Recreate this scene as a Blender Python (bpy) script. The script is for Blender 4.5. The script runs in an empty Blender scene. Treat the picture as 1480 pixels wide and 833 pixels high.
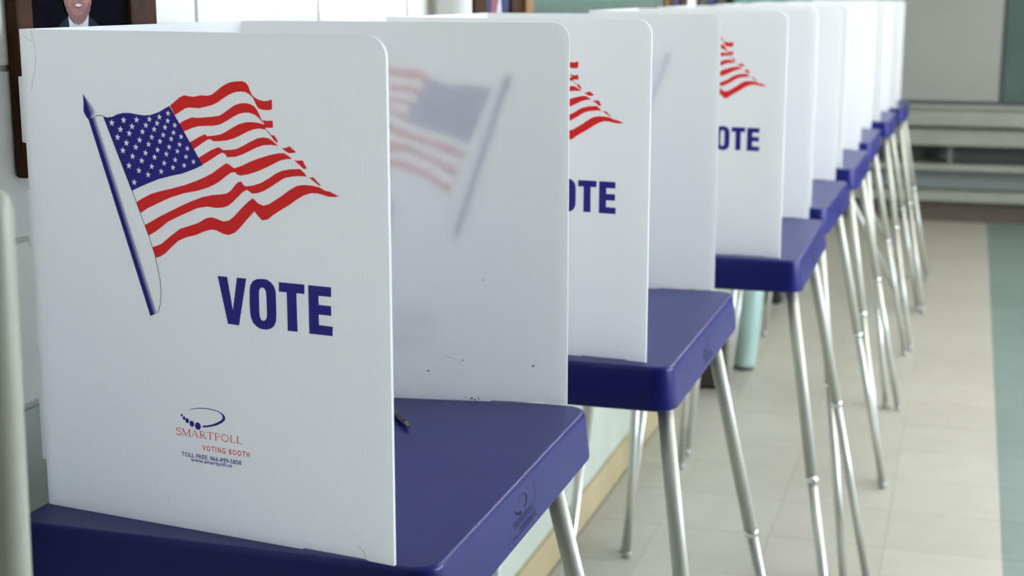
import bpy, bmesh, math, random
from mathutils import Vector, Matrix
from mathutils.geometry import tessellate_polygon

random.seed(7)
scene = bpy.context.scene
COL = scene.collection

# ------------------------------------------------------------------ camera
# World: +Y runs down the room along the row of booths, +X away from the wall, metres.
EYE = 1.50
cam_data = bpy.data.cameras.new('camera')
cam = bpy.data.objects.new('camera', cam_data)
COL.objects.link(cam)
cam_data.sensor_fit = 'HORIZONTAL'
cam_data.sensor_width = 36.0
cam_data.lens = 36.0 * 2150.0 / 1480.0
cam.location = (0, 0, EYE)
cam.rotation_euler = (math.radians(90 - 11.220), 0, math.radians(17.021))
cam_data.clip_start = 0.02
cam_data.dof.use_dof = True
cam_data.dof.focus_distance = 1.62
cam_data.dof.aperture_fstop = 6.8
scene.camera = cam

# ------------------------------------------------------------------ view, world
scene.view_settings.view_transform = 'Standard'
scene.view_settings.look = 'None'
scene.view_settings.exposure = 0.16
scene.view_settings.gamma = 1.0
scene.view_settings.use_curve_mapping = False
try:
    scene.cycles.diffuse_bounces = 8
    scene.cycles.max_bounces = 14
    scene.cycles.transmission_bounces = 10
except Exception:
    pass
world = bpy.data.worlds.new('daylight')
scene.world = world
world.use_nodes = True
world.node_tree.nodes['Background'].inputs[0].default_value = (0.75, 0.87, 1.0, 1)
world.node_tree.nodes['Background'].inputs[1].default_value = 0.6

ROOM_X0, ROOM_X1 = -1.0, 4.2
ROOM_Y0, ROOM_Y1 = -5.0, 10.6
CEIL = 2.75
LAMP_ROWS = (3.4, 4.7, 6.0, 7.3, 8.6)
LAMP_W = 17.0          # radiance of the ceiling tubes
WINDOW_W = 144.0        # watts of daylight through each window

# daylight through the two windows of the right-hand wall
WINDOWS = [(2.0, 3.8), (4.3, 6.1)]
for (ya, yb) in WINDOWS:
    ld = bpy.data.lights.new('window_daylight', 'AREA')
    ld.shape = 'RECTANGLE'
    ld.size = yb - ya - 0.1
    ld.size_y = 1.35
    ld.energy = WINDOW_W
    ld.color = (0.73, 0.835, 1.0)
    lo = bpy.data.objects.new('window_daylight', ld)
    COL.objects.link(lo)
    lo.location = (ROOM_X1 + 0.02, (ya + yb) / 2, 1.75)
    lo.rotation_euler = Vector((-1, 0, -0.12)).to_track_quat('-Z', 'Y').to_euler()

# outlines of the printed flag, word and logo, in mm on the side panel (left edge, table top = 0)
CANTON = [(104.9,423.2),(109.5,422.2),(116.1,423.0),(122.8,425.9),(130.4,427.5),(138.7,427.6),(147.9,426.4),(156.1,425.8),(164.3,426.7),(173.6,429.6),(181.0,433.4),(186.9,436.1),(223.8,379.8),(213.8,375.4),(199.2,370.2),(184.6,367.0),(169.8,363.2),(154.8,357.5),(145.3,353.7),(136.1,349.7)]
STARS = [(115.2,417.0),(130.1,420.2),(146.2,421.1),(161.9,422.2),(174.2,424.8),(184.9,428.8),(125.6,410.8),(140.1,414.3),(157.3,416.1),(171.1,418.6),(184.1,421.4),(121.5,402.9),(136.3,407.3),(152.7,409.6),(167.2,412.5),(180.5,414.9),(192.4,417.4),(132.2,397.6),(148.7,401.1),(163.8,404.6),(177.9,407.3),(190.5,410.0),(127.3,389.8),(143.5,393.9),(159.5,397.4),(173.6,400.8),(187.3,403.7),(199.3,406.4),(139.0,384.5),(155.2,388.6),(170.2,392.2),(184.4,395.7),(197.1,398.7),(134.0,374.9),(150.1,380.6),(166.1,384.9),(180.7,388.6),(194.1,392.0),(206.2,395.1),(146.0,370.6),(162.1,375.4),(177.5,379.5),(191.1,383.3),(204.2,387.0),(139.5,358.4),(157.2,366.9),(173.4,371.0),(188.0,375.6),(201.6,378.3),(212.9,382.5)]
SPEAR = [(80.4,445.0),(80.8,436.2),(79.9,427.2),(82.1,423.0),(85.7,419.3),(90.5,420.8),(93.6,423.9),(95.7,427.7),(92.3,432.1),(86.1,439.4)]
POLE = [(85.7,419.6),(94.7,423.2),(160.3,226.1),(151.4,222.4)]
CORD_A = [(94.7,423.2),(99.3,423.9),(104.0,423.8),(105.8,422.6)]
CORD_B = [(136.1,349.7),(136.5,349.7),(145.2,327.7),(149.6,316.4),(154.7,304.4),(158.3,293.7),(161.8,283.0),(161.4,282.6),(163.7,272.3),(165.9,260.5),(166.3,247.4),(164.5,235.3),(161.1,226.5)]
LET_V = [(236.1,270.6),(247.4,270.6),(252.8,237.8),(258.9,270.7),(270.0,270.7),(259.5,222.7),(246.3,223.1)]
LET_O = [(273.3,259.2),(274.3,264.1),(277.4,268.8),(282.1,271.1),(287.8,271.8),(293.4,271.7),(298.0,269.6),(301.4,266.3),(303.3,262.1),(303.8,256.0),(303.7,236.6),(302.9,230.3),(300.5,225.6),(296.2,222.7),(291.0,221.3),(284.8,221.6),(279.7,223.7),(276.2,226.9),(274.0,231.2),(273.1,236.5),(272.8,246.2)]
LET_OI = [(284.1,255.2),(284.5,259.7),(285.9,262.2),(288.3,263.3),(290.7,262.4),(292.3,259.4),(292.5,255.0),(292.7,237.3),(292.1,233.3),(290.6,230.9),(288.2,230.0),(286.0,230.7),(284.4,233.5),(284.0,237.4)]
LET_T = [(307.5,270.2),(336.7,270.1),(336.4,260.7),(327.3,260.8),(327.4,222.6),(316.0,222.7),(316.2,260.7),(307.2,260.8)]
LET_E = [(340.7,270.0),(366.4,269.8),(366.2,260.3),(351.9,260.3),(352.1,251.6),(365.9,251.5),(365.9,241.9),(351.8,242.0),(351.9,231.8),(367.2,231.5),(366.9,222.1),(340.6,222.2)]
SWOOSH = [(192.2,127.5),(198.3,130.3),(204.8,132.0),(212.4,132.9),(219.9,132.9),(227.3,132.2),(233.6,130.5),(237.7,128.0),(238.8,124.9),(237.4,122.0),(233.0,118.9),(227.6,116.2),(221.1,114.1),(215.7,112.7),(210.3,112.1),(210.4,113.9),(215.8,114.8),(222.3,116.7),(228.8,119.6),(233.2,122.2),(235.6,125.0),(235.0,127.6),(232.5,129.6),(227.2,131.3),(219.8,132.0),(212.3,132.0),(204.8,131.2),(198.2,129.6)]
DOTS = [(185.1,121.9),(187.8,119.1),(191.6,116.9),(197.2,114.3),(204.6,112.7)]
STRIPES = [[(187.5,436.5),(193.9,440.9),(199.7,445.0),(205.5,447.1),(211.0,446.1),(216.5,445.9),(224.5,447.5),(233.2,447.3),(238.0,448.7),(244.4,453.0),(250.9,457.4),(258.8,460.8),(265.0,461.7),(273.5,462.3),(277.3,461.0),(279.9,458.1),(282.3,452.5),(284.4,448.7),(290.4,445.3),(297.2,444.0),(302.5,444.8),(306.3,446.0),(306.0,436.7),(302.1,435.5),(296.1,435.6),(290.8,436.8),(288.6,439.3),(286.5,443.4),(285.1,446.4),(281.4,449.6),(276.9,451.8),(270.8,452.4),(264.6,451.5),(258.3,449.3),(250.3,444.9),(243.9,441.1),(236.7,438.1),(229.5,436.5),(222.3,434.9),(216.0,435.0),(209.6,435.1),(205.6,434.2),(199.0,430.6),(192.7,427.1)],[(196.7,418.7),(203.4,422.3),(213.1,425.9),(219.5,425.6),(229.0,426.4),(237.0,427.3),(245.7,428.7),(251.3,431.7),(257.7,435.8),(264.0,439.4),(270.3,441.1),(276.5,441.6),(282.5,440.5),(287.0,438.0),(289.9,434.2),(292.0,429.8),(294.5,425.5),(295.3,422.7),(291.2,427.5),(286.7,430.6),(280.7,432.3),(274.5,432.3),(268.3,431.0),(262.0,428.2),(255.6,424.7),(249.2,421.5),(244.5,419.7),(238.1,418.5),(230.2,418.1),(220.7,417.6),(212.6,415.4),(206.1,412.8),(201.5,411.3)],[(294.9,426.1),(300.2,425.4),(306.3,426.1),(306.5,419.1),(300.7,418.9),(297.3,418.9)],[(209.0,401.1),(215.2,404.3),(221.8,407.6),(227.9,410.1),(230.1,408.2),(236.1,408.8),(245.6,410.4),(252.0,413.2),(260.0,417.4),(267.1,421.0),(275.7,423.3),(283.4,423.7),(291.0,423.2),(296.3,421.7),(298.2,418.8),(297.6,417.1),(290.8,417.8),(284.6,416.8),(276.9,414.2),(269.0,410.4),(261.1,407.1),(253.2,405.0),(245.3,403.9),(237.4,403.5),(233.6,405.5),(230.4,404.6),(224.7,401.5),(218.9,397.9),(213.5,394.7)],[(304.3,411.8),(307.6,412.2),(311.9,406.3),(308.6,405.9),(305.7,408.6)],[(297.5,417.5),(298.4,417.6),(305.8,410.9),(311.0,405.0),(310.1,404.7),(304.8,410.1)],[(218.8,386.5),(225.7,390.3),(233.8,394.6),(242.7,398.0),(245.3,397.4),(248.1,395.5),(255.9,395.9),(263.8,397.2),(271.7,400.6),(279.5,404.6),(288.9,408.6),(295.1,409.6),(301.1,409.1),(305.6,406.7),(311.8,402.0),(308.5,402.4),(302.4,402.6),(294.8,402.0),(287.0,399.5),(277.6,395.2),(269.7,391.9),(261.9,389.4),(252.8,388.7),(250.7,391.5),(247.2,393.0),(242.3,390.7),(236.7,387.3),(230.1,383.6),(223.3,380.1)],[(315.3,400.3),(320.0,400.6),(324.1,402.4),(331.2,397.3),(329.2,396.2),(323.2,395.6),(319.9,397.2)],[(140.8,338.4),(148.6,342.9),(158.9,347.6),(169.0,350.7),(184.0,354.3),(200.5,358.8),(213.6,363.2),(225.0,367.8),(234.8,372.5),(243.0,377.9),(249.5,381.9),(252.9,382.8),(255.4,381.4),(260.5,378.4),(268.9,381.0),(277.4,384.9),(288.5,389.1),(302.2,393.2),(311.7,395.2),(317.8,395.6),(322.4,393.5),(326.6,390.4),(319.6,389.8),(312.8,388.0),(304.6,384.2),(296.3,380.3),(286.6,376.4),(276.9,373.4),(267.2,371.5),(263.3,372.7),(261.5,374.6),(256.9,374.0),(251.3,370.7),(245.6,366.5),(239.1,362.5),(229.4,358.1),(216.4,354.1),(200.1,350.8),(183.5,345.6),(166.7,338.5),(154.7,333.1),(145.7,327.8)],[(328.9,389.1),(333.6,389.2),(338.5,389.7),(342.9,382.0),(339.3,381.3),(335.4,384.5)],[(149.5,315.7),(159.0,320.4),(169.2,325.8),(182.8,332.0),(196.2,338.2),(209.4,343.7),(222.5,348.4),(235.4,351.2),(245.0,352.2),(251.3,353.6),(256.2,356.9),(260.3,361.7),(264.4,365.2),(268.3,365.8),(270.5,362.9),(273.0,361.4),(280.6,362.5),(290.3,365.6),(300.0,370.7),(308.3,375.8),(315.2,378.7),(323.3,380.4),(335.3,381.3),(339.2,378.4),(343.1,374.5),(333.8,374.4),(325.7,373.5),(317.6,371.7),(310.8,367.9),(302.5,362.8),(294.1,358.3),(287.2,355.6),(280.3,354.7),(276.9,356.8),(274.2,358.1),(269.4,355.7),(263.8,350.8),(258.1,345.8),(252.4,341.6),(245.9,339.2),(238.0,338.3),(226.8,339.0),(215.5,337.0),(205.6,332.8),(192.3,327.2),(178.9,321.0),(165.1,311.3),(153.9,305.0)],[(345.0,373.6),(349.7,374.1),(358.0,366.7),(356.0,366.5),(351.5,369.4)],[(157.9,293.7),(169.3,297.9),(181.4,306.9),(193.3,314.9),(204.9,318.6),(214.8,321.9),(224.7,327.2),(231.2,328.9),(237.5,327.8),(245.3,325.5),(251.7,326.7),(258.2,331.3),(266.4,339.1),(274.5,346.1),(280.5,350.5),(283.5,348.5),(286.8,345.7),(292.9,343.8),(299.1,345.7),(306.0,349.8),(314.4,354.8),(322.6,360.5),(330.8,364.9),(338.8,366.4),(348.1,366.2),(356.0,365.1),(362.5,362.1),(367.7,361.5),(372.9,359.3),(377.8,357.8),(372.8,356.7),(366.3,356.6),(359.7,358.0),(353.2,359.1),(346.6,358.9),(338.5,356.2),(330.4,351.7),(322.1,346.1),(313.9,341.6),(304.2,335.8),(297.2,330.7),(290.9,329.4),(288.3,331.3),(284.3,335.1),(282.1,337.7),(273.8,329.7),(265.6,321.2),(259.1,315.5),(251.1,312.3),(244.8,313.2),(236.9,316.0),(230.6,316.5),(222.4,314.1),(212.6,310.0),(201.0,306.9),(191.0,302.8),(182.4,296.1),(173.8,288.6),(166.9,284.7),(161.5,283.2)]]

# ------------------------------------------------------------------ materials
def mat(name, color, rough=0.5, metal=0.0, spec=0.5, coat=0.0):
    m = bpy.data.materials.new(name)
    m.use_nodes = True
    b = m.node_tree.nodes['Principled BSDF']
    b.inputs['Base Color'].default_value = (*color, 1)
    b.inputs['Roughness'].default_value = rough
    b.inputs['Metallic'].default_value = metal
    b.inputs['Specular IOR Level'].default_value = spec
    b.inputs['Coat Weight'].default_value = coat
    return m

def noisy(m, c1, c2, scale=8.0, detail=4.0, bump=0.0, bump_scale=None, coord='Object'):
    """two-tone procedural colour (and optional fine relief) on a Principled material"""
    nt = m.node_tree
    b = nt.nodes['Principled BSDF']
    tc = nt.nodes.new('ShaderNodeTexCoord')
    n = nt.nodes.new('ShaderNodeTexNoise')
    n.inputs['Scale'].default_value = scale
    n.inputs['Detail'].default_value = detail
    nt.links.new(tc.outputs[coord], n.inputs['Vector'])
    r = nt.nodes.new('ShaderNodeValToRGB')
    r.color_ramp.elements[0].position = 0.3
    r.color_ramp.elements[1].position = 0.7
    r.color_ramp.elements[0].color = (*c1, 1)
    r.color_ramp.elements[1].color = (*c2, 1)
    nt.links.new(n.outputs['Fac'], r.inputs['Fac'])
    nt.links.new(r.outputs['Color'], b.inputs['Base Color'])
    if bump:
        n2 = nt.nodes.new('ShaderNodeTexNoise')
        n2.inputs['Scale'].default_value = bump_scale or scale * 6
        n2.inputs['Detail'].default_value = 3
        nt.links.new(tc.outputs[coord], n2.inputs['Vector'])
        bp = nt.nodes.new('ShaderNodeBump')
        bp.inputs['Strength'].default_value = bump
        bp.inputs['Distance'].default_value = 0.002
        nt.links.new(n2.outputs['Fac'], bp.inputs['Height'])
        nt.links.new(bp.outputs['Normal'], b.inputs['Normal'])
    return m, r

def thin(name, color, trans=0.55, gloss=0.04, flutes=False, attr=None, tcolor=None):
    """translucent sheet: diffuse + translucent + a little gloss"""
    m = bpy.data.materials.new(name)
    m.use_nodes = True
    nt = m.node_tree
    for n in list(nt.nodes):
        nt.nodes.remove(n)
    out = nt.nodes.new('ShaderNodeOutputMaterial')
    d = nt.nodes.new('ShaderNodeBsdfDiffuse')
    t = nt.nodes.new('ShaderNodeBsdfTranslucent')
    g = nt.nodes.new('ShaderNodeBsdfGlossy')
    g.inputs['Roughness'].default_value = 0.35
    d.inputs['Color'].default_value = (*color, 1)
    t.inputs['Color'].default_value = (*(tcolor or color), 1)
    mx = nt.nodes.new('ShaderNodeMixShader')
    mx.inputs[0].default_value = trans
    nt.links.new(d.outputs[0], mx.inputs[1])
    nt.links.new(t.outputs[0], mx.inputs[2])
    mg = nt.nodes.new('ShaderNodeMixShader')
    mg.inputs[0].default_value = gloss
    nt.links.new(mx.outputs[0], mg.inputs[1])
    nt.links.new(g.outputs[0], mg.inputs[2])
    nt.links.new(mg.outputs[0], out.inputs['Surface'])
    if attr:
        a = nt.nodes.new('ShaderNodeAttribute')
        a.attribute_name = attr
        nt.links.new(a.outputs['Color'], d.inputs['Color'])
        nt.links.new(a.outputs['Color'], t.inputs['Color'])
    if flutes:
        tc = nt.nodes.new('ShaderNodeTexCoord')
        w = nt.nodes.new('ShaderNodeTexWave')
        w.wave_type = 'BANDS'
        w.bands_direction = 'X'
        w.inputs['Scale'].default_value = 75.0      # one flute about every 4 mm
        w.inputs['Distortion'].default_value = 0.25
        w.inputs['Detail'].default_value = 1.0
        w.inputs['Detail Scale'].default_value = 0.3
        nt.links.new(tc.outputs['Object'], w.inputs['Vector'])
        bp = nt.nodes.new('ShaderNodeBump')
        bp.inputs['Strength'].default_value = 0.2
        bp.inputs['Distance'].default_value = 0.0004
        nt.links.new(w.outputs['Fac'], bp.inputs['Height'])
        for s in (d, g):
            nt.links.new(bp.outputs['Normal'], s.inputs['Normal'])
        r = nt.nodes.new('ShaderNodeMixRGB')
        r.inputs[1].default_value = (color[0] * .965, color[1] * .97, color[2] * .97, 1)
        r.inputs[2].default_value = (*color, 1)
        nt.links.new(w.outputs['Fac'], r.inputs[0])
        nt.links.new(r.outputs[0], d.inputs['Color'])
        nt.links.new(r.outputs[0], t.inputs['Color'])
    return m

M = {}
M['sheet'] = thin('corrugated_plastic', (0.968, 0.973, 0.977), trans=0.48, flutes=True)
M['red_print'] = thin('red_ink', (0.92, 0.018, 0.012), trans=0.5, gloss=0.0, tcolor=(0.93, 0.10, 0.10))
M['blue_print'] = thin('blue_ink', (0.030, 0.010, 0.33), trans=0.5, gloss=0.0, tcolor=(0.10, 0.105, 0.34))
M['white_print'] = thin('white_ink', (0.90, 0.92, 0.93), trans=0.5, gloss=0.02)
M['fade_print'] = thin('fading_blue_ink', (1, 1, 1), trans=0.5, gloss=0.02, attr='ink')
M['line_print'] = thin('thin_dark_line_ink', (0.02, 0.02, 0.06), trans=0.2, gloss=0.02)
M['smudge'] = thin('grey_scuff', (0.50, 0.52, 0.50), trans=0.5, gloss=0.0)
M['speck'] = mat('dark_speck', (0.03, 0.03, 0.04), 0.8)
M['tray'] = mat('navy_plastic', (0.01, 0.012, 0.135), 0.32, spec=0.25)
noisy(M['tray'], (0.010, 0.012, 0.130), (0.013, 0.015, 0.146), 14, 3)
M['emboss'] = mat('embossed_navy', (0.004, 0.003, 0.03), 0.6, spec=0.2)
M['leg'] = mat('satin_steel', (0.54, 0.54, 0.465), 0.48, metal=0.35)
M['leg_low'] = mat('lower_tube_steel', (0.58, 0.59, 0.54), 0.34, metal=0.6)
M['collar'] = mat('bright_steel', (0.85, 0.86, 0.85), 0.15, metal=1.0)
M['foot'] = mat('grey_rubber', (0.42, 0.42, 0.39), 0.7)
M['pen'] = mat('black_pen_plastic', (0.02, 0.018, 0.02), 0.4)
M['pen_tip'] = mat('pen_metal', (0.25, 0.22, 0.2), 0.3, metal=0.8)
M['block'], rr = noisy(mat('white_block_paint', (0.80, 0.80, 0.74), 0.55), (0.70, 0.695, 0.63), (0.77, 0.765, 0.705), 9, 5, bump=0.35, bump_scale=120)
M['mortar'] = mat('painted_mortar', (0.66, 0.655, 0.59), 0.8)
M['lower_wall'], rr = noisy(mat('pale_green_paint', (0.6, 0.66, 0.55), 0.5), (0.44, 0.48, 0.40), (0.49, 0.53, 0.45), 5, 4, bump=0.2, bump_scale=80)
M['base'], rr = noisy(mat('cream_baseboard', (0.72, 0.62, 0.36), 0.5), (0.38, 0.315, 0.17), (0.44, 0.37, 0.22), 6, 4)
M['end_wall'], rr = noisy(mat('end_wall_paint', (0.5, 0.52, 0.45), 0.6), (0.48, 0.50, 0.44), (0.54, 0.555, 0.49), 3, 4)
M['plain'], rr = noisy(mat('room_paint', (0.45, 0.46, 0.42), 0.7), (0.42, 0.43, 0.39), (0.47, 0.48, 0.44), 2, 3)
M['rear'], rr = noisy(mat('darkened_rear_wall', (0.10, 0.07, 0.05), 0.6), (0.07, 0.05, 0.035), (0.12, 0.085, 0.06), 3, 4)  # unseen rear wall, its colour made dark to cut bounce onto near faces
M['ceiling'], rr = noisy(mat('ceiling_paint', (0.78, 0.78, 0.74), 0.8), (0.74, 0.74, 0.70), (0.80, 0.80, 0.76), 6, 4)
M['board_grey'], rr = noisy(mat('grey_panel', (0.42, 0.43, 0.39), 0.5), (0.31, 0.325, 0.29), (0.34, 0.355, 0.32), 2, 3)
M['board_teal'], rr = noisy(mat('teal_panel', (0.08, 0.15, 0.13), 0.6), (0.050, 0.095, 0.082), (0.07, 0.12, 0.105), 4, 3)
M['board_green'], rr = noisy(mat('green_board_cloth', (0.13, 0.24, 0.18), 0.9), (0.065, 0.11, 0.083), (0.09, 0.14, 0.11), 60, 5)
M['dark_edge'] = mat('dark_metal_edge', (0.05, 0.055, 0.05), 0.5)
M['shelf_pale'], rr = noisy(mat('pale_shelf_paint', (0.55, 0.57, 0.48), 0.5), (0.25, 0.265, 0.222), (0.29, 0.30, 0.255), 5, 3)
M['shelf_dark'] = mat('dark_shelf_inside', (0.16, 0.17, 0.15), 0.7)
M['shelf_blue'] = mat('grey_green_shelf_back', (0.33, 0.37, 0.34), 0.7)
M['toe'] = mat('brown_toe_board', (0.09, 0.075, 0.055), 0.7)
M['frame_wood'], rr = noisy(mat('brown_frame_wood', (0.06, 0.025, 0.010), 0.6, spec=0.12), (0.026, 0.010, 0.005), (0.060, 0.024, 0.010), 30, 5)
M['frame_gold'], rr = noisy(mat('gold_oak_trim', (0.42, 0.22, 0.06), 0.4), (0.20, 0.10, 0.03), (0.28, 0.15, 0.05), 25, 4)
M['photo_bg'], rr = noisy(mat('portrait_backdrop', (0.012, 0.012, 0.02), 0.8, spec=0.0), (0.004, 0.004, 0.006), (0.010, 0.009, 0.014), 14, 3)
M['photo_suit'] = mat('portrait_suit', (0.020, 0.028, 0.040), 0.8, spec=0.0)
M['photo_skin'], rr = noisy(mat('portrait_skin', (0.33, 0.15, 0.13), 0.8, spec=0.0), (0.20, 0.10, 0.095), (0.34, 0.18, 0.16), 45, 2)
M['photo_jaw'] = mat('portrait_jaw', (0.19, 0.11, 0.105), 0.8, spec=0.0)
M['photo_lip'] = mat('portrait_lip', (0.17, 0.045, 0.045), 0.6, spec=0.1)
M['photo_white'] = mat('portrait_white', (0.5, 0.5, 0.55), 0.6, spec=0.1)
M['photo_tie'] = mat('portrait_tie', (0.20, 0.03, 0.05), 0.3)
M['photo_hair'] = mat('portrait_hair', (0.30, 0.29, 0.28), 0.3)
M['photo_blue'] = mat('portrait_blue', (0.045, 0.05, 0.11), 0.7, spec=0.1)
M['photo_pink'] = mat('portrait_pink', (0.26, 0.09, 0.12), 0.7, spec=0.1)
M['mint'], rr = noisy(mat('mint_paint', (0.38, 0.62, 0.53), 0.35), (0.31, 0.45, 0.40), (0.36, 0.50, 0.45), 10, 3)
M['black'] = mat('black_plastic', (0.012, 0.011, 0.010), 0.5)
M['dark_brown'] = mat('dark_brown_metal', (0.035, 0.026, 0.018), 0.6)
M['pole'], rr = noisy(mat('beige_pole_enamel', (0.56, 0.57, 0.46), 0.4), (0.38, 0.385, 0.30), (0.43, 0.435, 0.345), 12, 4)
M['curtain'], rr = noisy(mat('teal_curtain_cloth', (0.2, 0.38, 0.35), 0.85), (0.10, 0.19, 0.175), (0.14, 0.24, 0.22), 30, 4)
M['pipe'] = mat('white_pipe_paint', (0.80, 0.81, 0.76), 0.4)
M['fixture'] = mat('white_fixture', (0.8, 0.8, 0.78), 0.5)
M['win_frame'] = mat('window_frame_paint', (0.6, 0.6, 0.56), 0.5)

def emit(name, col, strength):
    m = bpy.data.materials.new(name)
    m.use_nodes = True
    nt = m.node_tree
    for n in list(nt.nodes):
        nt.nodes.remove(n)
    o = nt.nodes.new('ShaderNodeOutputMaterial')
    e = nt.nodes.new('ShaderNodeEmission')
    e.inputs[0].default_value = (*col, 1)
    e.inputs[1].default_value = strength
    nt.links.new(e.outputs[0], o.inputs['Surface'])
    return m
M['tube'] = emit('fluorescent_diffuser', (1.0, 0.945, 0.875), LAMP_W)

# tile material: tint varies from tile to tile, faint mottling
def tile_mat(name, a, b):
    m = mat(name, a, 0.38)
    nt = m.node_tree
    bs = nt.nodes['Principled BSDF']
    oi = nt.nodes.new('ShaderNodeObjectInfo')
    tc = nt.nodes.new('ShaderNodeTexCoord')
    ad = nt.nodes.new('ShaderNodeVectorMath')
    nt.links.new(tc.outputs['Object'], ad.inputs[0])
    nt.links.new(oi.outputs['Location'], ad.inputs[1])
    n = nt.nodes.new('ShaderNodeTexNoise')
    n.inputs['Scale'].default_value = 9
    n.inputs['Detail'].default_value = 6
    nt.links.new(ad.outputs[0], n.inputs['Vector'])
    mt = nt.nodes.new('ShaderNodeMath')
    mt.operation = 'MULTIPLY_ADD'
    nt.links.new(oi.outputs['Random'], mt.inputs[0])
    mt.inputs[1].default_value = 0.35
    nt.links.new(n.outputs['Fac'], mt.inputs[2])
    r = nt.nodes.new('ShaderNodeValToRGB')
    r.color_ramp.elements[0].position = 0.35
    r.color_ramp.elements[1].position = 1.0
    r.color_ramp.elements[0].color = (*a, 1)
    r.color_ramp.elements[1].color = (*b, 1)
    nt.links.new(mt.outputs[0], r.inputs['Fac'])
    nt.links.new(r.outputs['Color'], bs.inputs['Base Color'])
    return m
M['tile_beige'] = tile_mat('beige_vinyl_tile', (0.36, 0.35, 0.298), (0.415, 0.405, 0.35))
M['tile_green'] = tile_mat('green_vinyl_tile', (0.138, 0.198, 0.18), (0.18, 0.245, 0.22))
M['grout'] = mat('floor_seam', (0.30, 0.29, 0.25), 0.8)

# ------------------------------------------------------------------ mesh helpers
def link(name, me, m, parent=None, smooth=False):
    o = bpy.data.objects.new(name, me)
    COL.objects.link(o)
    if m is not None and not me.materials:
        me.materials.append(m)
    if smooth:
        for p in me.polygons:
            p.use_smooth = True
    if parent is not None:
        o.parent = parent
    return o

def from_bm(name, bm, m, parent=None, smooth=False):
    bmesh.ops.recalc_face_normals(bm, faces=bm.faces[:])
    me = bpy.data.meshes.new(name)
    bm.to_mesh(me)
    bm.free()
    return link(name, me, m, parent, smooth)

def add_box(bm, x0, x1, y0, y1, z0, z1, bevel=0.0):
    vs = [bm.verts.new((x, y, z)) for x in (x0, x1) for y in (y0, y1) for z in (z0, z1)]
    idx = [(0, 1, 3, 2), (4, 6, 7, 5), (0, 4, 5, 1), (2, 3, 7, 6), (0, 2, 6, 4), (1, 5, 7, 3)]
    fs = [bm.faces.new([vs[i] for i in f]) for f in idx]
    if bevel:
        es = list({e for f in fs for e in f.edges})
        bmesh.ops.bevel(bm, geom=es, offset=bevel, segments=2, affect='EDGES', profile=0.5)

def box(name, b, m, parent=None, bevel=0.0):
    bm = bmesh.new()
    add_box(bm, *b, bevel=bevel)
    return from_bm(name, bm, m, parent)

def add_tube(bm, p, q, r0, r1=None, seg=20, caps=True):
    p, q = Vector(p), Vector(q)
    r1 = r0 if r1 is None else r1
    d = (q - p).normalized()
    a = d.orthogonal().normalized()
    b = d.cross(a)
    rings = []
    for c, r in ((p, r0), (q, r1)):
        rings.append([bm.verts.new(c + (a * math.cos(t) + b * math.sin(t)) * r) for t in [2 * math.pi * i / seg for i in range(seg)]])
    for i in range(seg):
        bm.faces.new((rings[0][i], rings[0][(i + 1) % seg], rings[1][(i + 1) % seg], rings[1][i]))
    if caps:
        bm.faces.new(rings[0][::-1])
        bm.faces.new(rings[1])

def tube(name, pts, m, parent=None, seg=20):
    """stacked tube sections: pts = [(point, radius), ...] along a straight axis, capped"""
    bm = bmesh.new()
    d = (Vector(pts[-1][0]) - Vector(pts[0][0])).normalized()
    a = d.orthogonal().normalized()
    b = d.cross(a)
    rings = []
    for c, r in pts:
        c = Vector(c)
        rings.append([bm.verts.new(c + (a * math.cos(t) + b * math.sin(t)) * r) for t in [2 * math.pi * i / seg for i in range(seg)]])
    for k in range(len(rings) - 1):
        for i in range(seg):
            f = bm.faces.new((rings[k][i], rings[k][(i + 1) % seg], rings[k + 1][(i + 1) % seg], rings[k + 1][i]))
            f.smooth = True
    bm.faces.new(rings[0][::-1])
    bm.faces.new(rings[-1])
    return from_bm(name, bm, m, parent)

def tag(o, label=None, cat=None, group=None, kind=None):
    if label:
        o['label'] = label
    if cat:
        o['category'] = cat
    if group:
        o['group'] = group
    if kind:
        o['kind'] = kind
    return o

def empty(name, loc, rz=0.0):
    o = bpy.data.objects.new(name, None)
    COL.objects.link(o)
    o.location = loc
    o.rotation_euler = (0, 0, rz)
    o.empty_display_size = 0.1
    return o

def copy_tree(o, parent=None):
    c = o.copy()
    COL.objects.link(c)
    c.parent = parent
    for ch in list(o.children):
        copy_tree(ch, c)
    return c

def add_poly(bm, outer, put, holes=()):
    """fill a 2-D outline (with holes) as triangles; put(u, v) -> 3-D point"""
    loops = [[Vector((u, v, 0)) for u, v in outer]] + [[Vector((u, v, 0)) for u, v in h] for h in holes]
    flat = [p for lp in loops for p in lp]
    vs = [bm.verts.new(put(p.x, p.y)) for p in flat]
    for t in tessellate_polygon(loops):
        try:
            bm.faces.new([vs[i] for i in t])
        except ValueError:
            pass

def ribbon(pts, w):
    L, R = [], []
    for i, (x, y) in enumerate(pts):
        a = pts[max(i - 1, 0)]
        b = pts[min(i + 1, len(pts) - 1)]
        dx, dy = b[0] - a[0], b[1] - a[1]
        l = math.hypot(dx, dy) or 1.0
        L.append((x - dy / l * w / 2, y + dx / l * w / 2))
        R.append((x + dy / l * w / 2, y - dx / l * w / 2))
    return L + R[::-1]

def add_ribbon(bm, pts, w, put):
    o = ribbon(pts, w)
    n = len(pts)
    vs = [bm.verts.new(put(*p)) for p in o]
    for i in range(n - 1):
        bm.faces.new((vs[i], vs[i + 1], vs[2 * n - 2 - i], vs[2 * n - 1 - i]))

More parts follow.
